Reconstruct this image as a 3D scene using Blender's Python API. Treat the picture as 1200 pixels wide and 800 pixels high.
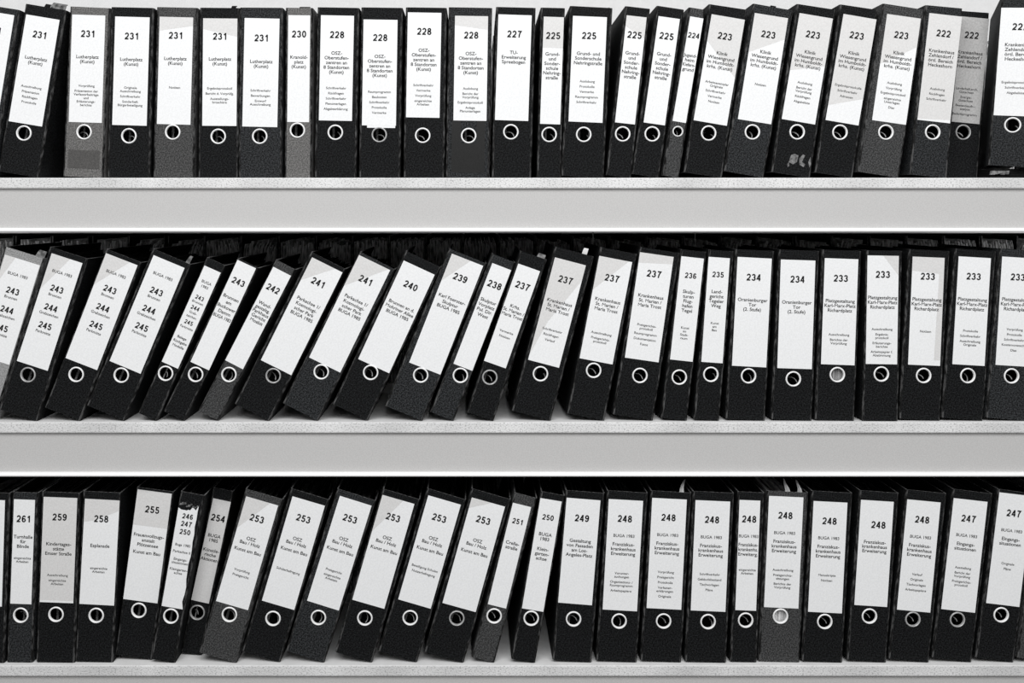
import bpy, bmesh, math, random
from math import sin, cos, pi, atan2, hypot, radians
from mathutils import Matrix, Vector

for _o in list(bpy.data.objects):
    bpy.data.objects.remove(_o)
SC = bpy.context.scene
COL = SC.collection

# ------------------------------------------------------------------ camera
S = 0.0016            # metres per photo pixel on the plane of the file spines
D = 2.10              # camera to that plane
VX, VY = 560.0, 245.0  # where the camera's axis meets the picture
EYE = 1.50
XC = (VX - 600.0) * S
cam = bpy.data.cameras.new('camera')
cam.sensor_width = 36.0
cam.lens = 36.0 * D / (1200 * S)
cam.shift_x = (600 - VX) / 1200.0
cam.shift_y = -(400 - VY) / 1200.0
cam.clip_start = 0.05
camo = bpy.data.objects.new('camera', cam)
camo.location = (XC, -D, EYE)
camo.rotation_euler = (radians(90), 0, 0)
COL.objects.link(camo)
SC.camera = camo

# ------------------------------------------------------------------ light
world = bpy.data.worlds.new('world')
SC.world = world
world.use_nodes = True
bg = world.node_tree.nodes['Background']
bg.inputs['Color'].default_value = (1.0, 1.0, 1.0, 1)
bg.inputs['Strength'].default_value = 0.55


def area(name, loc, target, sx, sy, watts):
    l = bpy.data.lights.new(name, 'AREA')
    l.shape = 'RECTANGLE'
    l.size, l.size_y = sx, sy
    l.energy = watts
    o = bpy.data.objects.new(name, l)
    o.location = loc
    o.rotation_euler = (Vector(target) - Vector(loc)).to_track_quat('-Z', 'Y').to_euler()
    COL.objects.link(o)


area('ceiling_lamp', (0.0, -2.4, 3.3), (0, 0, 1.5), 4.0, 1.6, 165)

SC.view_settings.view_transform = 'Standard'
SC.view_settings.look = 'None'
SC.view_settings.exposure = -0.58
SC.view_settings.gamma = 1.0
SC.view_settings.use_curve_mapping = False


# ------------------------------------------------------------------ pixels to metres
def X(px, y=0.0):
    return XC + (px - VX) * S * (D + y) / D


def Z(py, y=0.0):
    return EYE - (py - VY) * S * (D + y) / D


# ------------------------------------------------------------------ materials
def new_mat(name, rough=0.6, metal=0.0, spec=0.5):
    m = bpy.data.materials.new(name)
    m.use_nodes = True
    b = m.node_tree.nodes['Principled BSDF']
    b.inputs['Roughness'].default_value = rough
    b.inputs['Metallic'].default_value = metal
    b.inputs['Specular IOR Level'].default_value = spec
    return m, m.node_tree, b


def grained(name, lo, hi, scale, rough=0.6, metal=0.0, spec=0.5, bump=0.0, detail=2.0, p0=0.35, p1=0.65, stretch=None):
    m, t, b = new_mat(name, rough, metal, spec)
    tc = t.nodes.new('ShaderNodeTexCoord')
    n = t.nodes.new('ShaderNodeTexNoise')
    n.inputs['Scale'].default_value = scale
    n.inputs['Detail'].default_value = detail
    src = tc.outputs['Object']
    if stretch:
        mp = t.nodes.new('ShaderNodeMapping')
        mp.inputs['Scale'].default_value = stretch
        t.links.new(src, mp.inputs['Vector'])
        src = mp.outputs['Vector']
    t.links.new(src, n.inputs['Vector'])
    r = t.nodes.new('ShaderNodeValToRGB')
    r.color_ramp.elements[0].position = p0
    r.color_ramp.elements[1].position = p1
    r.color_ramp.elements[0].color = (*lo, 1)
    r.color_ramp.elements[1].color = (*hi, 1)
    t.links.new(n.outputs['Fac'], r.inputs['Fac'])
    t.links.new(r.outputs['Color'], b.inputs['Base Color'])
    if bump:
        bp = t.nodes.new('ShaderNodeBump')
        bp.inputs['Strength'].default_value = bump
        bp.inputs['Distance'].default_value = 0.001
        t.links.new(n.outputs['Fac'], bp.inputs['Height'])
        t.links.new(bp.outputs['Normal'], b.inputs['Normal'])
    return m


def g3(v, w=0.0):
    return (v * (1 + w), v, v * (1 - w))


M = {}
def cover_tone(key, name, lo, hi, warm=-0.06):
    M[key] = grained(name, g3(lo, warm), g3(hi, warm), 420, 0.7, spec=0.10, detail=3, p0=0.40, p1=0.66)


cover_tone('jet', 'jet black marbled board', 0.001, 0.020)
cover_tone('black', 'black marbled board', 0.011, 0.070)
cover_tone('deep', 'deep black marbled board', 0.005, 0.054)
cover_tone('soft', 'soft black marbled board', 0.013, 0.078)
cover_tone('dark', 'dark grey marbled board', 0.022, 0.095, -0.01)
cover_tone('slate', 'slate grey marbled board', 0.030, 0.110, 0.0)
cover_tone('grey', 'grey marbled board', 0.085, 0.205, 0.02)
cover_tone('pale', 'pale grey marbled board', 0.22, 0.40, 0.0)
M['edge'] = grained('worn board edge', g3(0.03), g3(0.22), 160, 0.8, spec=0.2)
M['corner'] = grained('rubbed spine corner', g3(0.006), g3(0.11), 260, 0.7, spec=0.15, detail=5, p0=0.45, p1=0.72, stretch=(1, 1, .25))
M['inner'] = grained('dark inner lining', g3(0.004), g3(0.010), 300, 0.8, spec=0.1)
M['paper'] = grained('white label paper', g3(0.83, -.008), g3(0.90, -.008), 330, 0.75, spec=0.2, detail=3)
M['tinted'] = grained('label paper with painted shade', g3(0.66, .008), g3(0.73, .008), 330, 0.75, spec=0.2, detail=4)  # shading of pocket film and of the set-back label, put into the colour
M['dimpaper'] = grained('label paper darkened as recess shade', g3(0.40, .01), g3(0.50, .01), 330, 0.75, spec=0.2, detail=4)  # recess shade of the pushed-back file put into its label colour
M['ink'] = grained('black ink', g3(0.010), g3(0.016), 200, 0.7, spec=0.2)
M['greyink'] = grained('faded typed ink', g3(0.03), g3(0.05), 200, 0.7, spec=0.2)
M['ring'] = grained('nickel eyelet', g3(0.90), g3(0.97), 90, 0.4, spec=0.7)
M['dullring'] = grained('dull nickel eyelet', g3(0.38), g3(0.60), 90, 0.45, metal=0.35)
M['steelwire'] = grained('steel lever', g3(0.30), g3(0.5), 90, 0.4)
M['litlip'] = grained('beam lip whitened as lit', g3(0.90), g3(0.94), 200, 0.4)  # light caught on the steel lip, put into a whiter colour
M['whitepages'] = grained('white page edges', g3(0.5), g3(0.85), 500, 0.9, spec=0.1, stretch=(1, .04, .04))
M['greypages'] = grained('grey divider', g3(0.26), g3(0.34), 200, 0.9, spec=0.1)
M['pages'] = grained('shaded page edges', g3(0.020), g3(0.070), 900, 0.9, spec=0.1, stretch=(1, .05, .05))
M['backpages'] = grained('grey page edges', g3(0.30), g3(0.95), 420, 0.9, spec=0.1, stretch=(1, .06, .12))
M['film'] = grained('clear sleeve', g3(0.5), g3(0.75), 90, 0.3)
M['tape'] = grained('darker tape', g3(0.045, .03), g3(0.10, .03), 700, 0.5, spec=0.3)
M['pocket'] = grained('black pocket film', g3(0.003), g3(0.012), 700, 0.35, spec=0.4)
M['scrap'] = grained('torn sticker paper', g3(0.06), g3(0.24), 140, 0.8)
M['board'] = grained('painted board', g3(0.80), g3(0.88), 30, 0.6, detail=5)
M['steel'] = grained('light grey lacquered steel', g3(0.51, .01), g3(0.58, .01), 420, 0.45, spec=0.4, detail=3)
M['post'] = grained('grey steel post', g3(0.35), g3(0.42), 200, 0.5)
M['wall'] = grained('white plaster', g3(0.90), g3(0.94), 90, 0.9, bump=0.05, detail=4)
M['floor'] = grained('grey floor', g3(0.20), g3(0.25), 12, 0.5)


def board_edge_mat():
    """Painted chipboard edge: pale paint with small dark pits."""
    m, t, b = new_mat('painted chipboard edge', 0.7)
    tc = t.nodes.new('ShaderNodeTexCoord')
    mp = t.nodes.new('ShaderNodeMapping')
    mp.inputs['Scale'].default_value = (0.7, 1, 1.0)
    n = t.nodes.new('ShaderNodeTexNoise')
    n.inputs['Scale'].default_value = 420
    n.inputs['Detail'].default_value = 3
    n2 = t.nodes.new('ShaderNodeTexNoise')
    n2.inputs['Scale'].default_value = 7
    t.links.new(tc.outputs['Object'], mp.inputs['Vector'])
    t.links.new(mp.outputs['Vector'], n.inputs['Vector'])
    t.links.new(tc.outputs['Object'], n2.inputs['Vector'])
    r = t.nodes.new('ShaderNodeValToRGB')
    e = r.color_ramp.elements
    e[0].position, e[0].color = 0.30, (*g3(0.42), 1)
    e[1].position, e[1].color = 0.50, (*g3(0.80), 1)
    t.links.new(n.outputs['Fac'], r.inputs['Fac'])
    r2 = t.nodes.new('ShaderNodeValToRGB')
    r2.color_ramp.elements[0].position, r2.color_ramp.elements[0].color = 0.36, (*g3(0.82), 1)
    r2.color_ramp.elements[1].position, r2.color_ramp.elements[1].color = 0.60, (1, 1, 1, 1)
    t.links.new(n2.outputs['Fac'], r2.inputs['Fac'])
    mx = t.nodes.new('ShaderNodeMix')
    mx.data_type = 'RGBA'
    mx.blend_type = 'MULTIPLY'
    mx.inputs['Factor'].default_value = 1.0
    t.links.new(r.outputs['Color'], mx.inputs['A'])
    t.links.new(r2.outputs['Color'], mx.inputs['B'])
    t.links.new(mx.outputs['Result'], b.inputs['Base Color'])
    bp = t.nodes.new('ShaderNodeBump')
    bp.inputs['Strength'].default_value = 0.5
    bp.inputs['Distance'].default_value = 0.002
    t.links.new(n.outputs['Fac'], bp.inputs['Height'])
    t.links.new(bp.outputs['Normal'], b.inputs['Normal'])
    return m


M['boardedge'] = board_edge_mat()


# ------------------------------------------------------------------ mesh helpers
class MB:
    def __init__(self):
        self.v, self.f, self.mi, self.sm = [], [], [], []

    def add(self, verts, faces, mi=0, smooth=False):
        o = len(self.v)
        self.v += [tuple(p) for p in verts]
        for f in faces:
            self.f.append(tuple(i + o for i in f))
            self.mi.append(mi)
            self.sm.append(smooth)

    def box(self, x0, x1, y0, y1, z0, z1, mi=0, shear=0.0, sheary=0.0):
        vs = [(x + (shear if z == z1 else 0), y + (sheary if z == z1 else 0), z)
              for z in (z0, z1) for y in (y0, y1) for x in (x0, x1)]
        self.add(vs, [(0, 2, 3, 1), (4, 5, 7, 6), (0, 1, 5, 4), (2, 6, 7, 3), (0, 4, 6, 2), (1, 3, 7, 5)], mi)

    def tube(self, pts, r, n=8, mi=0):
        pts = [Vector(p) for p in pts]
        rings = []
        for i, p in enumerate(pts):
            d = (pts[min(i + 1, len(pts) - 1)] - pts[max(i - 1, 0)]).normalized()
            a = d.cross(Vector((0.13, 0.9, 0.41))).normalized()
            b = d.cross(a)
            rings.append([p + (a * cos(2 * pi * k / n) + b * sin(2 * pi * k / n)) * r for k in range(n)])
        vs = [q for rg in rings for q in rg]
        fs = [(i * n + k, i * n + (k + 1) % n, (i + 1) * n + (k + 1) % n, (i + 1) * n + k)
              for i in range(len(pts) - 1) for k in range(n)]
        fs += [tuple(range(n))[::-1], tuple((len(pts) - 1) * n + k for k in range(n))]
        self.add(vs, fs, mi, True)

    def mesh(self, name, mats):
        me = bpy.data.meshes.new(name)
        me.from_pydata(self.v, [], self.f)
        for m in mats:
            me.materials.append(m)
        me.polygons.foreach_set('material_index', self.mi)
        me.polygons.foreach_set('use_smooth', self.sm)
        me.update()
        return me

    def build(self, name, mats, parent=None):
        return link(name, self.mesh(name, mats), parent)


def link(name, me, parent=None):
    o = bpy.data.objects.new(name, me)
    COL.objects.link(o)
    if parent is not None:
        o.parent = parent
    return o


def tag(o, label, cat, group=None):
    o['label'] = label
    o['category'] = cat
    if group:
        o['group'] = group
    return o


def structure(o):
    o['kind'] = 'structure'
    return o


# ------------------------------------------------------------------ the setting
SHELF = (208.4, 493.3, 776.6)     # where the files stand, photo rows on the spine plane
ZS = [Z(p) for p in SHELF]
FRONT = -0.012                    # front edge of the boards
BACK = 0.66

b = MB()
b.box(-3.2, 3.2, 1.05, 1.17, 0, 3.4)
structure(b.build('wall_back', [M['wall']]))
b = MB()
b.box(-3.2, 3.2, -4.2, 1.05, -0.1, 0)
structure(b.build('floor', [M['floor']]))

TH = 0.0198
RACKX = 1.34
shelf_labels = ('white painted shelf with a grey front beam carrying the top row of files',
                'white painted shelf with a grey front beam carrying the leaning middle row of files',
                'white painted shelf carrying the bottom row of files, its beam cut by the picture edge')


def lip_mesh():
    """Rolled lip at the foot of the beam, whitened for the light it catches, its upper side sloping towards the room."""
    zb = -TH - 0.0808
    prof = [(-0.0052, zb + 0.0072), (-0.0075, zb + 0.0070), (-0.0105, zb + 0.0064), (-0.0130, zb + 0.0048), (-0.0142, zb + 0.0028),
            (-0.0140, zb + 0.0010), (-0.0128, zb - 0.0002), (-0.0052, zb - 0.0002)]
    n = len(prof)
    vs = [(x, y, z) for x in (-RACKX, RACKX) for (y, z) in prof]
    fs = [(i, (i + 1) % n, (i + 1) % n + n, i + n) for i in range(n)]
    fs += [tuple(range(n))[::-1], tuple(range(n, 2 * n))]
    b = MB()
    b.add(vs, fs)
    return b.mesh('beam_lip', [M['litlip']])


def beam_mesh():
    zt = -TH
    zb = zt - 0.0808
    prof = [(-0.005, zt), (-0.005, zb), (0.05, zb), (0.05, zb + 0.002), (-0.0025, zb + 0.002), (-0.0025, zt)]
    n = len(prof)
    vs = [(x, y, z) for x in (-RACKX, RACKX) for (y, z) in prof]
    fs = [(i, i + n, (i + 1) % n + n, (i + 1) % n) for i in range(n)]
    fs += [tuple(range(n)), tuple(range(n, 2 * n))[::-1]]
    b = MB()
    b.add(vs, fs)
    me = b.mesh('front_beam', [M['steel']])
    bm = bmesh.new()
    bm.from_mesh(me)
    bmesh.ops.recalc_face_normals(bm, faces=bm.faces)
    bm.to_mesh(me)
    bm.free()
    return me


SHELVES = []
for z, lab in zip(ZS, shelf_labels):
    root = bpy.data.objects.new('shelf', None)
    COL.objects.link(root)
    root.location = (0, 0, z)
    tag(root, lab, 'shelf', 'shelves of the rack')
    bm = bmesh.new()
    bmesh.ops.create_cube(bm, size=1.0)
    bmesh.ops.transform(bm, matrix=Matrix.Translation((0, (FRONT + BACK) / 2, -TH / 2)) @ Matrix.Diagonal((2 * RACKX, BACK - FRONT, TH, 1)), verts=bm.verts)
    bmesh.ops.bevel(bm, geom=[e for e in bm.edges if all(abs(v.co.y - FRONT) < 1e-5 for v in e.verts) and abs(e.verts[0].co.x - e.verts[1].co.x) > 1],
                    offset=0.0022, segments=2, affect='EDGES', profile=0.6)
    me = bpy.data.meshes.new('shelf_board')
    for f in bm.faces:
        f.material_index = 1 if f.normal.y < -0.95 else 0
    bm.to_mesh(me)
    bm.free()
    me.materials.append(M['board'])
    me.materials.append(M['boardedge'])
    link('shelf_board', me, root)['label'] = 'white chipboard with a pitted edge'
    bm_o = link('front_beam', beam_mesh(), root)
    bm_o['label'] = 'light grey steel beam'
    link('beam_lip', lip_mesh(), bm_o)['label'] = 'bright lip of the beam'
    if z != ZS[0]:
        b = MB()
        b.box(-RACKX, RACKX, 0.322, BACK, 0.0, 0.0205)
        b.build('rear_board', [M['board']], root)
    b = MB()
    b.box(-RACKX, RACKX, BACK - 0.03, BACK - 0.005, -TH - 0.0808, -TH)
    b.build('rear_beam', [M['steel']], root)
    SHELVES.append(root)

for sx in (-1, 1):
    for y in (0.03, BACK - 0.03):
        b = MB()
        x = sx * (RACKX + 0.024)
        b.box(x - 0.022, x + 0.022, y - 0.025, y + 0.025, 0.0, ZS[0])
        structure(b.build('rack_upright', [M['post']]))
# thin ties between the two rows of files
for px in (695, 814.5):
    b = MB()
    x = X(px, 0.31)
    b.tube([(x, 0.31, ZS[1] - ZS[0] + 0.001), (x, 0.31, -TH)], 0.0012, 6)
    b.build('tie_rod', [M['ring']], SHELVES[0])
b = MB()
x = X(583, 0.31)
z = ZS[2] - ZS[1] + 0.001
while z < -TH - 0.006:
    b.box(x - 0.0012, x + 0.0012, 0.309, 0.311, z, z + 0.0035)
    b.box(x - 0.0005, x + 0.0005, 0.3097, 0.3103, z + 0.0035, z + 0.0065)
    z += 0.0065
b.build('perforated_strip', [M['ring']], SHELVES[1])

# ------------------------------------------------------------------ lettering
_tc = bpy.data.curves.new('glyphs', 'FONT')
_to = bpy.data.objects.new('glyphs', _tc)
COL.objects.link(_to)
_tc.resolution_u = 3
_cache = {}


def _raw(s, off):
    _tc.body = s
    _tc.size = 1.0
    _tc.offset = off
    _tc.fill_mode = 'BOTH'
    dg = bpy.context.evaluated_depsgraph_get()
    ev = _to.evaluated_get(dg)
    me = ev.to_mesh()
    v = [(p.co.x, p.co.y) for p in me.vertices]
    f = [tuple(q.vertices) for q in me.polygons]
    ev.to_mesh_clear()
    return v, f


def glyph(c, off):
    if c == 'M':
        off = 0.0
    k = (c, off)
    if k not in _cache:
        def wid(s):
            v, _ = _raw(s, 0.0)
            return max(p[0] for p in v) - min(p[0] for p in v)
        adv = wid('H' + c + 'H') - wid('HH')
        v, f = _raw(c, off) if c != ' ' else ([], [])
        if off and v:
            # keep the fattened outline free of corner spikes
            w0, _ = _raw(c, 0.0)
            bx = (min(p[0] for p in w0) - off, max(p[0] for p in w0) + off)
            by = (min(p[1] for p in w0) - off, max(p[1] for p in w0) + off)
            v = [(min(max(p[0], bx[0]), bx[1]), min(max(p[1], by[0]), by[1])) for p in v]
        _cache[k] = (v, f, adv)
    return _cache[k]


CAP = 0.7


def arc(cx, cy, rx, ry, a0, a1, n=14):
    return [(cx + rx * cos(radians(a0 + (a1 - a0) * i / n)), cy + ry * sin(radians(a0 + (a1 - a0) * i / n))) for i in range(n + 1)]


_six = [[(.505, .735), (.46, .86), (.345, .915), (.215, .855), (.13, .69), (.105, .48), (.11, .31)], arc(.315, .305, .205, .22, 0, 360, 22)]
DIGITS = {
    '0': [arc(.31, .5, .212, .415, 0, 360, 26)],
    '1': [[(.13, .70), (.26, .77), (.37, .93)], [(.385, 1.0), (.385, 0.0)]],
    '2': [arc(.31, .675, .205, .24, 172, -30) + [(.40, .40), (.24, .26), (.13, .16), (.105, .085), (.55, .085)]],
    '3': [arc(.295, .71, .185, .205, 168, -90), arc(.295, .295, .215, .21, 90, -168)],
    '4': [[(.425, 0.0), (.425, 1.0)], [(.40, .95), (.085, .30), (.58, .30)]],
    '5': [[(.53, .915), (.18, .915), (.135, .50)], [(.135, .50)] + arc(.31, .325, .21, .245, 120, -165)],
    '6': _six,
    '7': [[(.075, .915), (.535, .915), (.40, .68), (.30, .40), (.26, 0.0)]],
    '8': [arc(.31, .725, .175, .19, 0, 360, 20), arc(.31, .29, .21, .21, 0, 360, 22)],
    '9': [[(.62 - x, 1 - y) for x, y in ln] for ln in _six],
}


def stroke(line, hw):
    """A line of even width as a strip of faces with mitred corners."""
    closed = hypot(line[0][0] - line[-1][0], line[0][1] - line[-1][1]) < 1e-6
    pts = line[:-1] if closed else line
    n = len(pts)
    L, Rr = [], []
    for i in range(n):
        p = Vector(pts[i])
        a = Vector(pts[(i - 1) % n]) if closed or i > 0 else None
        c = Vector(pts[(i + 1) % n]) if closed or i < n - 1 else None
        d1 = (p - a).normalized() if a is not None else (c - p).normalized()
        d2 = (c - p).normalized() if c is not None else d1
        n1, n2 = Vector((-d1.y, d1.x)), Vector((-d2.y, d2.x))
        m = (n1 + n2).normalized()
        k = hw / max(0.45, m.dot(n1))
        L.append(tuple(p + m * k))
        Rr.append(tuple(p - m * k))
    e = n if closed else n - 1
    return L + Rr, [(i + n, (i + 1) % n + n, (i + 1) % n, i) for i in range(e)]


def digit_geo(s, cap, hw=0.098):
    vs, fs, x = [], [], 0.0
    for ch in s:
        for ln in DIGITS[ch]:
            v, f = stroke(ln, hw)
            o = len(vs)
            vs += [((x + p[0]) * cap, p[1] * cap) for p in v]
            fs += [tuple(i + o for i in q) for q in f]
        x += 0.735
    w = (x - 0.735 + 0.62) * cap
    return [(p[0] - w / 2, p[1]) for p in vs], fs, w


def text_geo(s, cap, off=0.0, xs=1.0, track=0.0):
    """Vertices (x centred, baseline 0) and faces of one line of capitals' height cap."""
    k = cap / CAP
    x, vs, fs = 0.0, [], []
    for c in s:
        v, f, adv = glyph(c, off)
        o = len(vs)
        vs += [((x + p[0]) * k * xs, p[1] * k) for p in v]
        fs += [tuple(i + o for i in q) for q in f]
        x += adv + track
    w = (x - track) * k * xs
    return [(p[0] - w / 2, p[1]) for p in vs], fs, w


# ------------------------------------------------------------------ lever arch files
CR = {'A': (0, 0, 3.638), 'B': (220, 0, 3.638), 'C': (420, 0, 3.638), 'D': (620, 0, 3.638), 'E': (800, 0, 3.636), 'F': (980, 0, 3.636),
      'G': (0, 270, 3.3333), 'H': (200, 270, 3.3333), 'I': (400, 270, 3.3333), 'J': (580, 270, 3.3333), 'K': (780, 270, 3.332), 'L': (980, 270, 3.332),
      'M': (0, 550, 3.2), 'N': (180, 550, 3.2), 'O': (380, 550, 3.2), 'P': (560, 550, 3.2), 'Q': (740, 550, 3.2), 'R': (920, 550, 3.2)}


def std(num, name, small='', n=22.0, m=49.0, s=83.0, cap=8.0, pitch=5.55, first=None):
    """Label text: number, name lines split by |, small paragraphs split by ; with lines split by |."""
    L = [(n, 'num', cap, num)]
    y = m
    if first:
        L.append((m, 'mid', 3.5, first))
        y = m + 10.0
    for line in name.split('|') if name else ():
        if line == '':
            y += 3.2
            continue
        L.append((y, 'name', 3.9, line))
        y += pitch
    y = s
    for para in small.split(';') if small else ():
        for line in para.split('|'):
            if not line:
                continue
            L.append((y, 'small', 2.75, line))
            y += 4.1
        y += 2.0
    return L


KUNST = 'Lutherplatz|(Kunst)'
OSZ = 'OSZ-|Oberstufen-|zentren an|8 Standorten|(Kunst)'
GS = 'Grund-|und|Sonder-|schule|Nehring-|straße'
KW = 'Klinik|Wiesengrund|im Humboldt-|krhs. (Kunst)'
KZ = 'Krankenhaus|Zehlendorf /|örtl. Bereich|Heckeshorn'
KM = 'Krankenhaus|St. Marien /|Maria Trost'
PG = 'Platzgestaltung|Karl-Marx-Platz|Richardplatz'
OB = 'OSZ|Bau / Holz||Kunst am Bau'
FK = 'Franziskus-|krankenhaus|Erweiterung'
PK = 'Parkachse 1/|Kosmologi-|scher Park|BUGA 1985'


def trio(k=1.0):
    return [(18.6, 'mid', 3.4, 'BUGA 1983'), (38, 'num', 7.4, '243'), (46, 'mid', 3.2, 'Brunnen'), (61, 'num', 7.4, '244'),
            (69, 'mid', 3.2, 'Grabzeichen'), (83, 'num', 7.4, '245'), (91, 'mid', 3.2, 'Parkmitte')]


NARROW3 = [(17.3, 'mid', 3.2, 'BUGA'), (22.8, 'mid', 3.2, '1983'), (37, 'num', 4.9, '243'), (42.8, 'mid', 2.8, 'Brunnen'), (50, 'num', 4.9, '244'),
           (56, 'mid', 2.8, 'Grab-'), (61, 'mid', 2.8, 'zeichen'), (68.5, 'num', 4.9, '245'), (75, 'mid', 2.8, 'Parkmitte'),
           (88, 'name', 3.0, 'Belege'), (93.5, 'name', 3.0, 'Rückgabe'), (99, 'name', 3.0, 'Modelle')]
TORN = [(16, 'num', 6.0, '246'), (25, 'num', 6.0, '247'), (34.5, 'num', 6.0, '250'), (50, 'small', 2.9, 'Buga 1985'), (58, 'small', 2.9, 'Parkachse II'),
        (67, 'small', 2.9, 'Eingangs-'), (71.2, 'small', 2.9, 'situationen'), (79, 'small', 2.9, 'Kleingarten-'), (83.2, 'small', 2.9, 'achse')]

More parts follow.
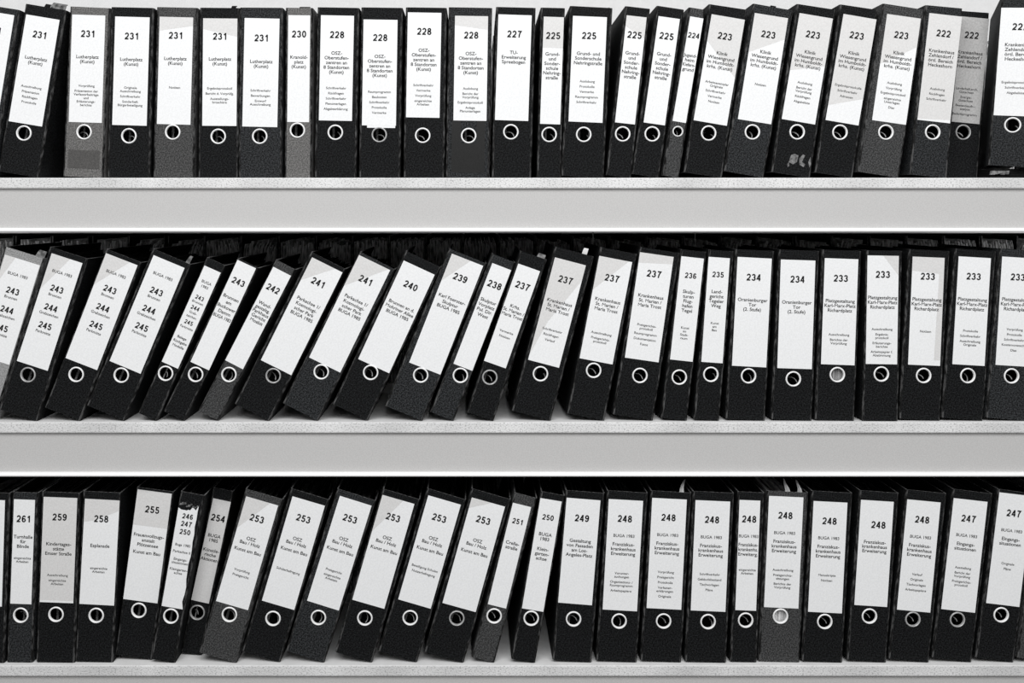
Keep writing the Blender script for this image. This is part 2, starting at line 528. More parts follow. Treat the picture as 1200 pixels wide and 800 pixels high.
# crop, spine top-left, spine bottom-left, width, label TL, BL, BR, eyelet centre, tone, text, description, extras
ROW1 = [
    ('A', (-85, -8), (-203, 735), 48, (-84, 43), (-157, 497), (-12, 518), (-95, 548), 'deep', std('231', 'Luther-|platz|(Kunst)', 'Notizen', 21),
     'leaning black file cut by the picture edge at the start of the top shelf', {}),
    ('A', (107, 17), (-11, 735), 48.5, (110, 62), (35, 517), (178, 538), (100, 567), 'jet', std('231', KUNST, 'Ausschreibung;Präsentation;Rückfragen;Protokolle', 21),
     'leaning black file marked 231 left of the wide dark gap on the top shelf', {'tabs': [(.74, .0105, .030, 'edge'), (.47, .006, .012, 'inner')]}),
    ('A', (297, 35), (266, 757), 47.5, (307, 62), (292, 520), (433, 523), (357, 562), 'grey', std('231', KUNST, 'Vorprüfung;Präsentation der|Verfasserbeiträge|und|Erläuterungs-|berichte'),
     'light grey file marked 231 with a darker band across its foot', {'tape': (287, 643, 425, 715)}),
    ('A', (473, 35), (457, 757), 50, (491, 71), (478, 533), (625, 535), (549, 579), 'jet', std('231', KUNST, 'Originale|Ausschreibung;Schriftverkehr;Sonderheft|Bürgerbeteiligung', 22.5, 49.7),
     'black file marked 231 between two grey 231 files on the top shelf', {}),
    ('A', (668, 35), (652, 757), 48, (681, 72), (669, 529), (812, 531), (736, 563), 'slate', std('231', KUNST, 'Notizen', 21.5, 48.5, 82.5),
     'dark grey file marked 231 with only one short line low on its label', {'fade': [(0, 0), (1, 0), (1, .08), (0, .13)]}),  # fade: outline of the film shading painted on the label
    ('B', (50, 37), (43, 757), 47, (65, 77), (61, 535), (207, 537), (129, 581), 'jet', std('231', KUNST, 'Ergebnisprotokoll;Bericht d. Vorprüfg.;Ausstellungs-|broschüre', 21, 47.5, 82),
     'black file marked 231 standing just right of the dark grey 231 file', {'tabs': [(.80, .005, .010, 'inner')], 'fade': [(0, 0), (1, 0), (1, .17), (0, .1)]}),
    ('B', (222, 37), (217, 757), 50.5, (243, 78), (233, 540), (382, 541), (307, 581), 'deep', std('231', KUNST, 'Schriftverkehr;Bewerbungen;Entwurf|Ausschreibung', 23, 50.5, 84.5),
     'black file marked 231 standing left of the narrow grey 230 file', {}),
    ('B', (417, 37), (412, 757), 32, (429, 66), (424, 521), (517, 519), (467, 555), 'grey', std('230', 'Kranold-|platz|(Kunst)', '', 22, 49),
     'narrow grey file marked 230 on the top shelf', {'tabs': [(.62, .003, .022, 'inner')]}),
    ('B', (553, 35), (540, 757), 49, (568, 64), (559, 512), (700, 516), (629, 564), 'jet', std('228', OSZ, 'Schriftverkehr;Rückfragen;Schriftverkehr;Planunterlagen;Abgabeerklärung', 22.5, 44, 85),
     'black file marked 228 standing just right of the narrow grey 230 file', {}),
    ('C', (12, 35), (2, 757), 48.5, (22, 83), (15, 534), (160, 536), (89, 574), 'jet', std('228', OSZ, 'Raumprogramm;Baukosten;Schriftverkehr;Protokolle;Vermerke', 21, 43, 84.5),
     'black file marked 228 whose low label has a second slip showing below it', {'slip': (37, 534, 157, 544), 'ring': 'dullring'}),
    ('C', (202, 36), (192, 757), 48, (211, 53), (203, 500), (346, 502), (274, 577), 'jet', std('228', OSZ, 'Schriftverkehr;Vermerke;Vorprüfung;eingereichte|Arbeiten', 22, 44, 85),
     'black file marked 228 with its label set highest and close to the top', {}),
    ('C', (385, 37), (372, 757), 51, (412, 67), (405, 513), (546, 515), (470, 578), 'deep', std('228', OSZ, 'Auslobung;Bericht der|Vorprüfung;Ergebnisprotokoll;Anlage|Planunterlagen', 22.5, 44, 85),
     'black file marked 228 with a framed pocket, standing left of the 227 file', {'pocket': (395, 512, 541, 735), 'fade': [(0, 0), (1, 0), (1, .13), (0, .09)]}),
    ('C', (587, 32), (568, 757), 46.5, (597, 63), (582, 513), (724, 514), (650, 562), 'jet', std('227', 'TU-|Erweiterung|Spreebogen', '', 22.5, 44),
     'black file marked 227 with a mostly blank label', {}),
    ('D', (50, 32), (33, 753), 28.5, (63, 72), (47, 529), (133, 528), (86, 573), 'jet', std('225', GS, '', 22, 43.5),
     'narrow upright black file marked 225 beside the 227 file', {'fade': [(0, 0), (1, 0), (1, .29), (0, .29)]}),
    ('D', (175, 28), (137, 755), 50, (187, 70), (168, 520), (313, 521), (233, 573), 'jet', std('225', 'Grund- und|Sonderschule|Nehringstraße', 'Auslobung;Protokolle;Vermerke;Raumprogramm;Schriftverkehr', 22.5, 43.5, 76),
     'wide black file marked 225 on the top shelf', {'tabs': [(.93, .002, .010, 'scrap')]}),
    ('D', (410, 27), (328, 748), 29.5, (416, 66), (366, 522), (451, 530), (399, 571), 'jet', std('225', GS, '', 22, 43.5),
     'narrow leaning black file marked 225 right of the wide 225 file', {'fade': [(0, 0), (1, 0), (1, .2), (0, .1)]}),
    ('D', (545, 27), (437, 745), 32.5, (552, 70), (488, 523), (579, 533), (525, 571), 'jet', std('225', GS, '', 22, 43.5),
     'narrow leaning black file marked 225 against the very thin 224 file', {}),
    ('D', (681, 34), (568, 750), 19.5, (687, 72), (612, 517), (669, 523), (634, 560), 'dark', std('224', 'Jugend-|heim|Kiefern-|grund', '', 21.5, 45, cap=6.4),
     'very thin dark grey file marked 224, the slimmest file on the racks', {'r': 6.4}),
    ('E', (113, 18), (5, 738), 45.5, (125, 62), (45, 513), (187, 534), (111, 567), 'jet', std('223', KW, 'Arbeitsexemplar|Originale;Schriftverkehr;Vermerke;Notizen', 23, 43.5, 78.5),
     'leaning black file marked 223 directly right of the thin 224 file', {'fade': [(0, 0), (1, 0), (1, .55), (0, .25)]}),
    ('E', (302, 15), (175, 733), 48, (308, 55), (236, 507), (378, 529), (298, 562), 'deep', std('223', KW, 'Notizen', 22.5, 43.5, 82),
     'leaning black file marked 223 with only one short line low on its label', {'tabs': [(.5, .004, .012, 'inner')], 'fade': [(0, 0), (1, 0), (1, .2), (0, .37)]}),
    ('E', (487, 15), (377, 733), 46.5, (498, 56), (422, 507), (564, 530), (488, 562), 'jet', std('223', KW, 'Auslobung;Bericht der|Vorprüfung;Rückfragen;Abgabeliste', 22.5, 43.5, 80),
     'leaning black file marked 223 with pale torn sticker scraps near its foot', {'scraps': True, 'fade': [(0, 0), (1, 0), (1, .45), (0, .54)]}),
    ('E', (672, 18), (565, 735), 45, (688, 60), (611, 512), (752, 533), (672, 563), 'jet', std('223', KW, 'Ergebnisprotokolle;Schriftverkehr;Adressen', 22.5, 43.5, 83),
     'leaning black file marked 223 right of the one with torn sticker scraps', {'fade': [(0, 0), (1, 0), (1, .75), (0, .86)]}),
    ('F', (200, 15), (90, 733), 50.5, (217, 60), (153, 512), (297, 531), (212, 563), 'dark', std('223', KW, 'Auslobung;Vorprüfung;Ergebnisprotokoll;eingereichte|Unterlagen;Dias', 22.5, 43.5, 79.5),
     'leaning scuffed black file marked 223 standing left of the 222 files', {'fade': [(0, 0), (1, 0), (1, .27), (0, .47)]}),
    ('F', (375, 18), (308, 738), 45, (398, 57), (347, 511), (486, 525), (410, 563), 'deep', std('222', KZ, 'Auslobung;Rückfragen;Schriftverkehr', 22, 43, 87.5),
     'black file marked 222 leaning on the recessed file with the shaded label', {'fade': [(0, 0), (1, 0), (1, .97), (0, .99)]}),
    ('F', (530, 25), (478, 746), 43, (550, 70), (505, 518), (640, 528), (566, 563), 'jet', std('222', KZ, 'Landschaft.arch.|Gutachten;Energie-|Gutachten;Bestandsaufn.-|analyse;Bedarfsprogramm', 21.5, 42.5, 86),
     'black file marked 222 pushed back in shade with a grey label', {'y': 0.05, 'paper': 'dimpaper', 'ring': 'dullring'}),  # label grey is recess shade put into the colour
    ('F', (664, -6), (609, 715), 51, (674, 38), (644, 493), (800, 500), (719, 535), 'deep', std('222', KZ, 'Ergebnisprotokolle;Schriftverkehr;Abgabeliste', 22, 43, 87),
     'raised black file marked 222 standing on a flat frayed folder', {'y': 0.012, 'base': 197.0, 'yaw': -0.36}),
]
ROW3 = [(17.3, 'mid', 3.2, 'BUGA'), (22.8, 'mid', 3.2, '1983'), (37, 'num', 4.9, '243'), (42.8, 'mid', 2.8, 'Brunnen'), (50, 'num', 4.9, '244'),
           (56, 'mid', 2.8, 'Grab-'), (61, 'mid', 2.8, 'zeichen'), (68.5, 'num', 4.9, '245'), (75, 'mid', 2.8, 'Parkmitte'),
           (88, 'name', 3.0, 'Belege'), (93.5, 'name', 3.0, 'Rückgabe'), (99, 'name', 3.0, 'Modelle')]
TORN = [(16, 'num', 6.0, '246'), (25, 'num', 6.0, '247'), (34.5, 'num', 6.0, '250'), (50, 'small', 2.9, 'Buga 1985'), (58, 'small', 2.9, 'Parkachse II'),
        (67, 'small', 2.9, 'Eingangs-'), (71.2, 'small', 2.9, 'situationen'), (79, 'small', 2.9, 'Kleingarten-'), (83.2, 'small', 2.9, 'achse')]

# crop, spine top-left, spine bottom-left, width, label TL, BL, BR, eyelet centre, tone, text, description, extras
ROW1 = [
    ('A', (-85, -8), (-203, 735), 48, (-84, 43), (-157, 497), (-12, 518), (-95, 548), 'deep', std('231', 'Luther-|platz|(Kunst)', 'Notizen', 21),
     'leaning black file cut by the picture edge at the start of the top shelf', {}),
    ('A', (107, 17), (-11, 735), 48.5, (110, 62), (35, 517), (178, 538), (100, 567), 'jet', std('231', KUNST, 'Ausschreibung;Präsentation;Rückfragen;Protokolle', 21),
     'leaning black file marked 231 left of the wide dark gap on the top shelf', {'tabs': [(.74, .0105, .030, 'edge'), (.47, .006, .012, 'inner')]}),
    ('A', (297, 35), (266, 757), 47.5, (307, 62), (292, 520), (433, 523), (357, 562), 'grey', std('231', KUNST, 'Vorprüfung;Präsentation der|Verfasserbeiträge|und|Erläuterungs-|berichte'),
     'light grey file marked 231 with a darker band across its foot', {'tape': (287, 643, 425, 715)}),
    ('A', (473, 35), (457, 757), 50, (491, 71), (478, 533), (625, 535), (549, 579), 'jet', std('231', KUNST, 'Originale|Ausschreibung;Schriftverkehr;Sonderheft|Bürgerbeteiligung', 22.5, 49.7),
     'black file marked 231 between two grey 231 files on the top shelf', {}),
    ('A', (668, 35), (652, 757), 48, (681, 72), (669, 529), (812, 531), (736, 563), 'slate', std('231', KUNST, 'Notizen', 21.5, 48.5, 82.5),
     'dark grey file marked 231 with only one short line low on its label', {'fade': [(0, 0), (1, 0), (1, .08), (0, .13)]}),  # fade: outline of the film shading painted on the label
    ('B', (50, 37), (43, 757), 47, (65, 77), (61, 535), (207, 537), (129, 581), 'jet', std('231', KUNST, 'Ergebnisprotokoll;Bericht d. Vorprüfg.;Ausstellungs-|broschüre', 21, 47.5, 82),
     'black file marked 231 standing just right of the dark grey 231 file', {'tabs': [(.80, .005, .010, 'inner')], 'fade': [(0, 0), (1, 0), (1, .17), (0, .1)]}),
    ('B', (222, 37), (217, 757), 50.5, (243, 78), (233, 540), (382, 541), (307, 581), 'deep', std('231', KUNST, 'Schriftverkehr;Bewerbungen;Entwurf|Ausschreibung', 23, 50.5, 84.5),
     'black file marked 231 standing left of the narrow grey 230 file', {}),
    ('B', (417, 37), (412, 757), 32, (429, 66), (424, 521), (517, 519), (467, 555), 'grey', std('230', 'Kranold-|platz|(Kunst)', '', 22, 49),
     'narrow grey file marked 230 on the top shelf', {'tabs': [(.62, .003, .022, 'inner')]}),
    ('B', (553, 35), (540, 757), 49, (568, 64), (559, 512), (700, 516), (629, 564), 'jet', std('228', OSZ, 'Schriftverkehr;Rückfragen;Schriftverkehr;Planunterlagen;Abgabeerklärung', 22.5, 44, 85),
     'black file marked 228 standing just right of the narrow grey 230 file', {}),
    ('C', (12, 35), (2, 757), 48.5, (22, 83), (15, 534), (160, 536), (89, 574), 'jet', std('228', OSZ, 'Raumprogramm;Baukosten;Schriftverkehr;Protokolle;Vermerke', 21, 43, 84.5),
     'black file marked 228 whose low label has a second slip showing below it', {'slip': (37, 534, 157, 544), 'ring': 'dullring'}),
    ('C', (202, 36), (192, 757), 48, (211, 53), (203, 500), (346, 502), (274, 577), 'jet', std('228', OSZ, 'Schriftverkehr;Vermerke;Vorprüfung;eingereichte|Arbeiten', 22, 44, 85),
     'black file marked 228 with its label set highest and close to the top', {}),
    ('C', (385, 37), (372, 757), 51, (412, 67), (405, 513), (546, 515), (470, 578), 'deep', std('228', OSZ, 'Auslobung;Bericht der|Vorprüfung;Ergebnisprotokoll;Anlage|Planunterlagen', 22.5, 44, 85),
     'black file marked 228 with a framed pocket, standing left of the 227 file', {'pocket': (395, 512, 541, 735), 'fade': [(0, 0), (1, 0), (1, .13), (0, .09)]}),
    ('C', (587, 32), (568, 757), 46.5, (597, 63), (582, 513), (724, 514), (650, 562), 'jet', std('227', 'TU-|Erweiterung|Spreebogen', '', 22.5, 44),
     'black file marked 227 with a mostly blank label', {}),
    ('D', (50, 32), (33, 753), 28.5, (63, 72), (47, 529), (133, 528), (86, 573), 'jet', std('225', GS, '', 22, 43.5),
     'narrow upright black file marked 225 beside the 227 file', {'fade': [(0, 0), (1, 0), (1, .29), (0, .29)]}),
    ('D', (175, 28), (137, 755), 50, (187, 70), (168, 520), (313, 521), (233, 573), 'jet', std('225', 'Grund- und|Sonderschule|Nehringstraße', 'Auslobung;Protokolle;Vermerke;Raumprogramm;Schriftverkehr', 22.5, 43.5, 76),
     'wide black file marked 225 on the top shelf', {'tabs': [(.93, .002, .010, 'scrap')]}),
    ('D', (410, 27), (328, 748), 29.5, (416, 66), (366, 522), (451, 530), (399, 571), 'jet', std('225', GS, '', 22, 43.5),
     'narrow leaning black file marked 225 right of the wide 225 file', {'fade': [(0, 0), (1, 0), (1, .2), (0, .1)]}),
    ('D', (545, 27), (437, 745), 32.5, (552, 70), (488, 523), (579, 533), (525, 571), 'jet', std('225', GS, '', 22, 43.5),
     'narrow leaning black file marked 225 against the very thin 224 file', {}),
    ('D', (681, 34), (568, 750), 19.5, (687, 72), (612, 517), (669, 523), (634, 560), 'dark', std('224', 'Jugend-|heim|Kiefern-|grund', '', 21.5, 45, cap=6.4),
     'very thin dark grey file marked 224, the slimmest file on the racks', {'r': 6.4}),
    ('E', (113, 18), (5, 738), 45.5, (125, 62), (45, 513), (187, 534), (111, 567), 'jet', std('223', KW, 'Arbeitsexemplar|Originale;Schriftverkehr;Vermerke;Notizen', 23, 43.5, 78.5),
     'leaning black file marked 223 directly right of the thin 224 file', {'fade': [(0, 0), (1, 0), (1, .55), (0, .25)]}),
    ('E', (302, 15), (175, 733), 48, (308, 55), (236, 507), (378, 529), (298, 562), 'deep', std('223', KW, 'Notizen', 22.5, 43.5, 82),
     'leaning black file marked 223 with only one short line low on its label', {'tabs': [(.5, .004, .012, 'inner')], 'fade': [(0, 0), (1, 0), (1, .2), (0, .37)]}),
    ('E', (487, 15), (377, 733), 46.5, (498, 56), (422, 507), (564, 530), (488, 562), 'jet', std('223', KW, 'Auslobung;Bericht der|Vorprüfung;Rückfragen;Abgabeliste', 22.5, 43.5, 80),
     'leaning black file marked 223 with pale torn sticker scraps near its foot', {'scraps': True, 'fade': [(0, 0), (1, 0), (1, .45), (0, .54)]}),
    ('E', (672, 18), (565, 735), 45, (688, 60), (611, 512), (752, 533), (672, 563), 'jet', std('223', KW, 'Ergebnisprotokolle;Schriftverkehr;Adressen', 22.5, 43.5, 83),
     'leaning black file marked 223 right of the one with torn sticker scraps', {'fade': [(0, 0), (1, 0), (1, .75), (0, .86)]}),
    ('F', (200, 15), (90, 733), 50.5, (217, 60), (153, 512), (297, 531), (212, 563), 'dark', std('223', KW, 'Auslobung;Vorprüfung;Ergebnisprotokoll;eingereichte|Unterlagen;Dias', 22.5, 43.5, 79.5),
     'leaning scuffed black file marked 223 standing left of the 222 files', {'fade': [(0, 0), (1, 0), (1, .27), (0, .47)]}),
    ('F', (375, 18), (308, 738), 45, (398, 57), (347, 511), (486, 525), (410, 563), 'deep', std('222', KZ, 'Auslobung;Rückfragen;Schriftverkehr', 22, 43, 87.5),
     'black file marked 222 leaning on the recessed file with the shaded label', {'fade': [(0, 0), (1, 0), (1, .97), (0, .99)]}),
    ('F', (530, 25), (478, 746), 43, (550, 70), (505, 518), (640, 528), (566, 563), 'jet', std('222', KZ, 'Landschaft.arch.|Gutachten;Energie-|Gutachten;Bestandsaufn.-|analyse;Bedarfsprogramm', 21.5, 42.5, 86),
     'black file marked 222 pushed back in shade with a grey label', {'y': 0.05, 'paper': 'dimpaper', 'ring': 'dullring'}),  # label grey is recess shade put into the colour
    ('F', (664, -6), (609, 715), 51, (674, 38), (644, 493), (800, 500), (719, 535), 'deep', std('222', KZ, 'Ergebnisprotokolle;Schriftverkehr;Abgabeliste', 22, 43, 87),
     'raised black file marked 222 standing on a flat frayed folder', {'y': 0.012, 'base': 197.0, 'yaw': -0.36}),
]
ROW2 = [
    ('G', (20, 65), (-177, 702), 49, (20, 95), (-100, 483), (37, 523), (-42, 545), 'pale', trio(),
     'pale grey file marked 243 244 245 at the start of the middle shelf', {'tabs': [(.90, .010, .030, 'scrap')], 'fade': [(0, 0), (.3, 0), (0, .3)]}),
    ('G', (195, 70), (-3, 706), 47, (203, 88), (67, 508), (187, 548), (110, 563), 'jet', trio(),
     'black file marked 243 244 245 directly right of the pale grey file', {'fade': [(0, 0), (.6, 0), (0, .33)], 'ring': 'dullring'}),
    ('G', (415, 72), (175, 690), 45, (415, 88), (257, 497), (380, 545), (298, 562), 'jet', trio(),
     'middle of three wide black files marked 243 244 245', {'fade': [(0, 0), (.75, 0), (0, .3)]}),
    ('G', (598, 75), (337, 692), 48.5, (600, 97), (428, 510), (550, 558), (474, 565), 'jet', trio(),
     'wide black file marked 243 244 245 left of the narrow file with small numbers', {'tabs': [(.97, .012, .022, 'scrap')]}),
    ('H', (140, 100), (-127, 705), 24, (128, 135), (-39, 510), (30, 540), (-20, 558), 'jet', NARROW3,
     'narrow black file marked 243 244 245 in small numbers', {}),
    ('H', (268, 97), (-27, 705), 27, (268, 112), (82, 515), (155, 553), (98, 562), 'jet', std('243', 'Brunnen|am|Buckower|Damm|BUGA 1983', '', 23, 43.6, pitch=6.3, cap=7.4),
     'narrow black file marked only 243 beside the 242 file', {}),
    ('H', (415, 107), (107, 707), 26.5, (400, 140), (212, 505), (281, 543), (227, 563), 'dark', std('242', 'Wand-|gestaltg.|Parkhaus|Gericht|Moabit', '', 23, 43.8, cap=7.6),
     'narrow charcoal file marked 242 leaning on the middle shelf', {}),
    ('H', (555, 83), (250, 690), 45.5, (555, 107), (355, 508), (475, 565), (401, 567), 'jet', std('241', PK, '', 23.3, 49, pitch=6.1),
     'wide leaning black file marked 241 right of the narrow 242 file', {'fade': [(0, 0), (.75, 0), (0, .22)], 'ring': 'dullring'}),
    ('H', (739, 85), (437, 677), 46.5, (735, 97), (540, 497), (663, 553), (588, 552), 'deep', std('241', PK, '', 23.3, 49, pitch=6.1),
     'wide leaning black file marked 241 left of the 240 file', {'fade': [(0, 0), (.95, 0), (0, .3)]}),
    ('I', (255, 85), (-35, 692), 46, (243, 118), (65, 503), (187, 557), (114, 555), 'jet', std('240', 'Brunnen an d.|Mohriner Allee|BUGA 1985', '', 23.5, 49, pitch=6.0),
     'steeply leaning wide black file marked 240', {}),
    ('I', (425, 73), (170, 698), 47.5, (432, 90), (265, 515), (387, 563), (310, 565), 'deep', std('239', 'Karl Foerster-|Skulptur|BUGA 1985', '', 23, 49.5, pitch=6.0),
     'leaning wide black file marked 239', {'fade': [(0, 0), (.6, 0), (0, .25)]}),
    ('I', (590, 95), (347, 717), 29.5, (592, 130), (440, 523), (515, 547), (465, 566), 'deep', std('238', 'Skulptur|Vorplatz|Pol. Dir.|West', '', 23, 43.5, pitch=6),
     'leaning narrow black file marked 238', {}),
    ('I', (700, 85), (490, 718), 33, (690, 127), (553, 505), (637, 538), (580, 573), 'jet', std('237', 'Krhs.|St. Marien /|Maria Trost', 'Vermerke;Notizen', 23, 49, 80),
     'narrow leaning black file marked 237 right of the 238 file', {'tabs': [(.75, .006, .016, 'scrap')], 'ring': 'dullring'}),
    ('J', (235, 63), (65, 707), 47.5, (235, 103), (130, 503), (250, 538), (178, 560), 'jet', std('237', KM, 'Schriftverkehr;Rückfragen;Verlauf', 22.5, 49.6, 83.4),
     'wide black file marked 237, most tilted of the three wide ones', {'tabs': [(.75, .010, .010, 'film')], 'fade': [(0, 0), (1, 0), (1, .15), (.3, .6), (0, .95)]}),
    ('J', (412, 68), (283, 720), 44.5, (407, 97), (330, 497), (458, 525), (386, 547), 'jet', std('237', KM, 'Ausschreibung;Preisgerichts-|protokoll', 23, 49.6, 89),
     'wide black file marked 237, middle of the three wide ones', {'fade': [(0, 0), (.9, 0), (0, .33)]}),
    ('J', (567, 68), (460, 725), 48, (567, 85), (508, 497), (640, 515), (567, 567), 'jet', std('237', KM, 'Preisgerichts-|protokoll;Raumprogramm;Dokumentation;Fotos', 23, 49.6, 84),
     'wide black file marked 237 standing left of the narrow 236 file', {'fade': [(0, 0), (1, 0), (1, .07), (0, .1)]}),
    ('K', (62, 70), (-17, 737), 30.5, (62, 100), (18, 503), (106, 513), (54, 573), 'jet', std('236', 'Skulp-|turen|Flug-|hafen|Tegel', 'Kunst|im|Stadt-|raum', 21.5, 40.5, 83, cap=6.4),
     'narrow black file marked 236 on the middle shelf', {}),
    ('K', (170, 70), (110, 738), 30, (168, 102), (140, 512), (223, 519), (177, 562), 'jet', std('235', 'Land-|gericht|Tegeler|Weg', 'Kunst|am|Bau', 20, 40, 77, cap=6.4),
     'narrow black file marked 235 on the middle shelf', {}),
    ('K', (273, 77), (235, 745), 46.5, (282, 104), (260, 529), (394, 534), (325, 568), 'jet', std('234', 'Oranienburger|Tor|(2. Stufe)', '', 23, 49.5),
     'black file marked 234 beside the narrow 235 file', {}),
    ('K', (443, 75), (413, 748), 48, (451, 113), (437, 537), (572, 542), (500, 580), 'jet', std('234', 'Oranienburger|Tor|(2. Stufe)', '', 22.5, 49.5),
     'black file marked 234 standing right of the other 234 file', {}),
    ('K', (612, 72), (583, 745), 46.5, (622, 108), (607, 522), (738, 526), (671, 563), 'jet', std('233', PG, 'Ausschreibung;Berichte der|Vorprüfung', 23, 49.5, 89),
     'black file marked 233 with pages filling its eyelet, beside the 234 files', {'fill': 0.9, 'pages': 'greypages'}),
    ('L', (118, 70), (100, 743), 42, (121, 97), (114, 520), (236, 522), (175, 560), 'jet', std('233', PG, 'Ausschreibung;Ergebnis-|protokoll;Erläuterungs-|berichte;Arbeitspapier f.|Abstimmung', 22, 49, 86),
     'black file marked 233, second of the 233 files counted from the 234 files', {'fade': [(.5, 0), (1, 0), (1, .18)]}),
    ('L', (285, 68), (247, 740), 48.5, (300, 103), (282, 525), (407, 528), (343, 567), 'jet', std('233', PG, 'Notizen', 22.5, 49.5, 87),
     'black file marked 233 with only one short line low on its label', {'fade': [(0, 0), (1, 0), (1, .95), (.8, .95), (.85, .15), (0, .13)]}),
    ('L', (465, 68), (412, 737), 49, (478, 103), (455, 524), (581, 527), (515, 567), 'jet', std('233', PG, 'Protokolle;Schriftverkehr;Ausschreibung|Originale', 22.5, 49.5, 86.5),
     'black file marked 233, second from the end of the middle shelf', {}),
    ('L', (640, 65), (585, 738), 49, (647, 104), (623, 527), (755, 530), (685, 568), 'deep', std('233', PG, 'Vorprüfung;Protokolle;Schriftverkehr;Kostenvoranschl.;Dias', 23, 49.5, 84.5),
     'black file marked 233 cut by the picture edge on the middle shelf', {}),
]
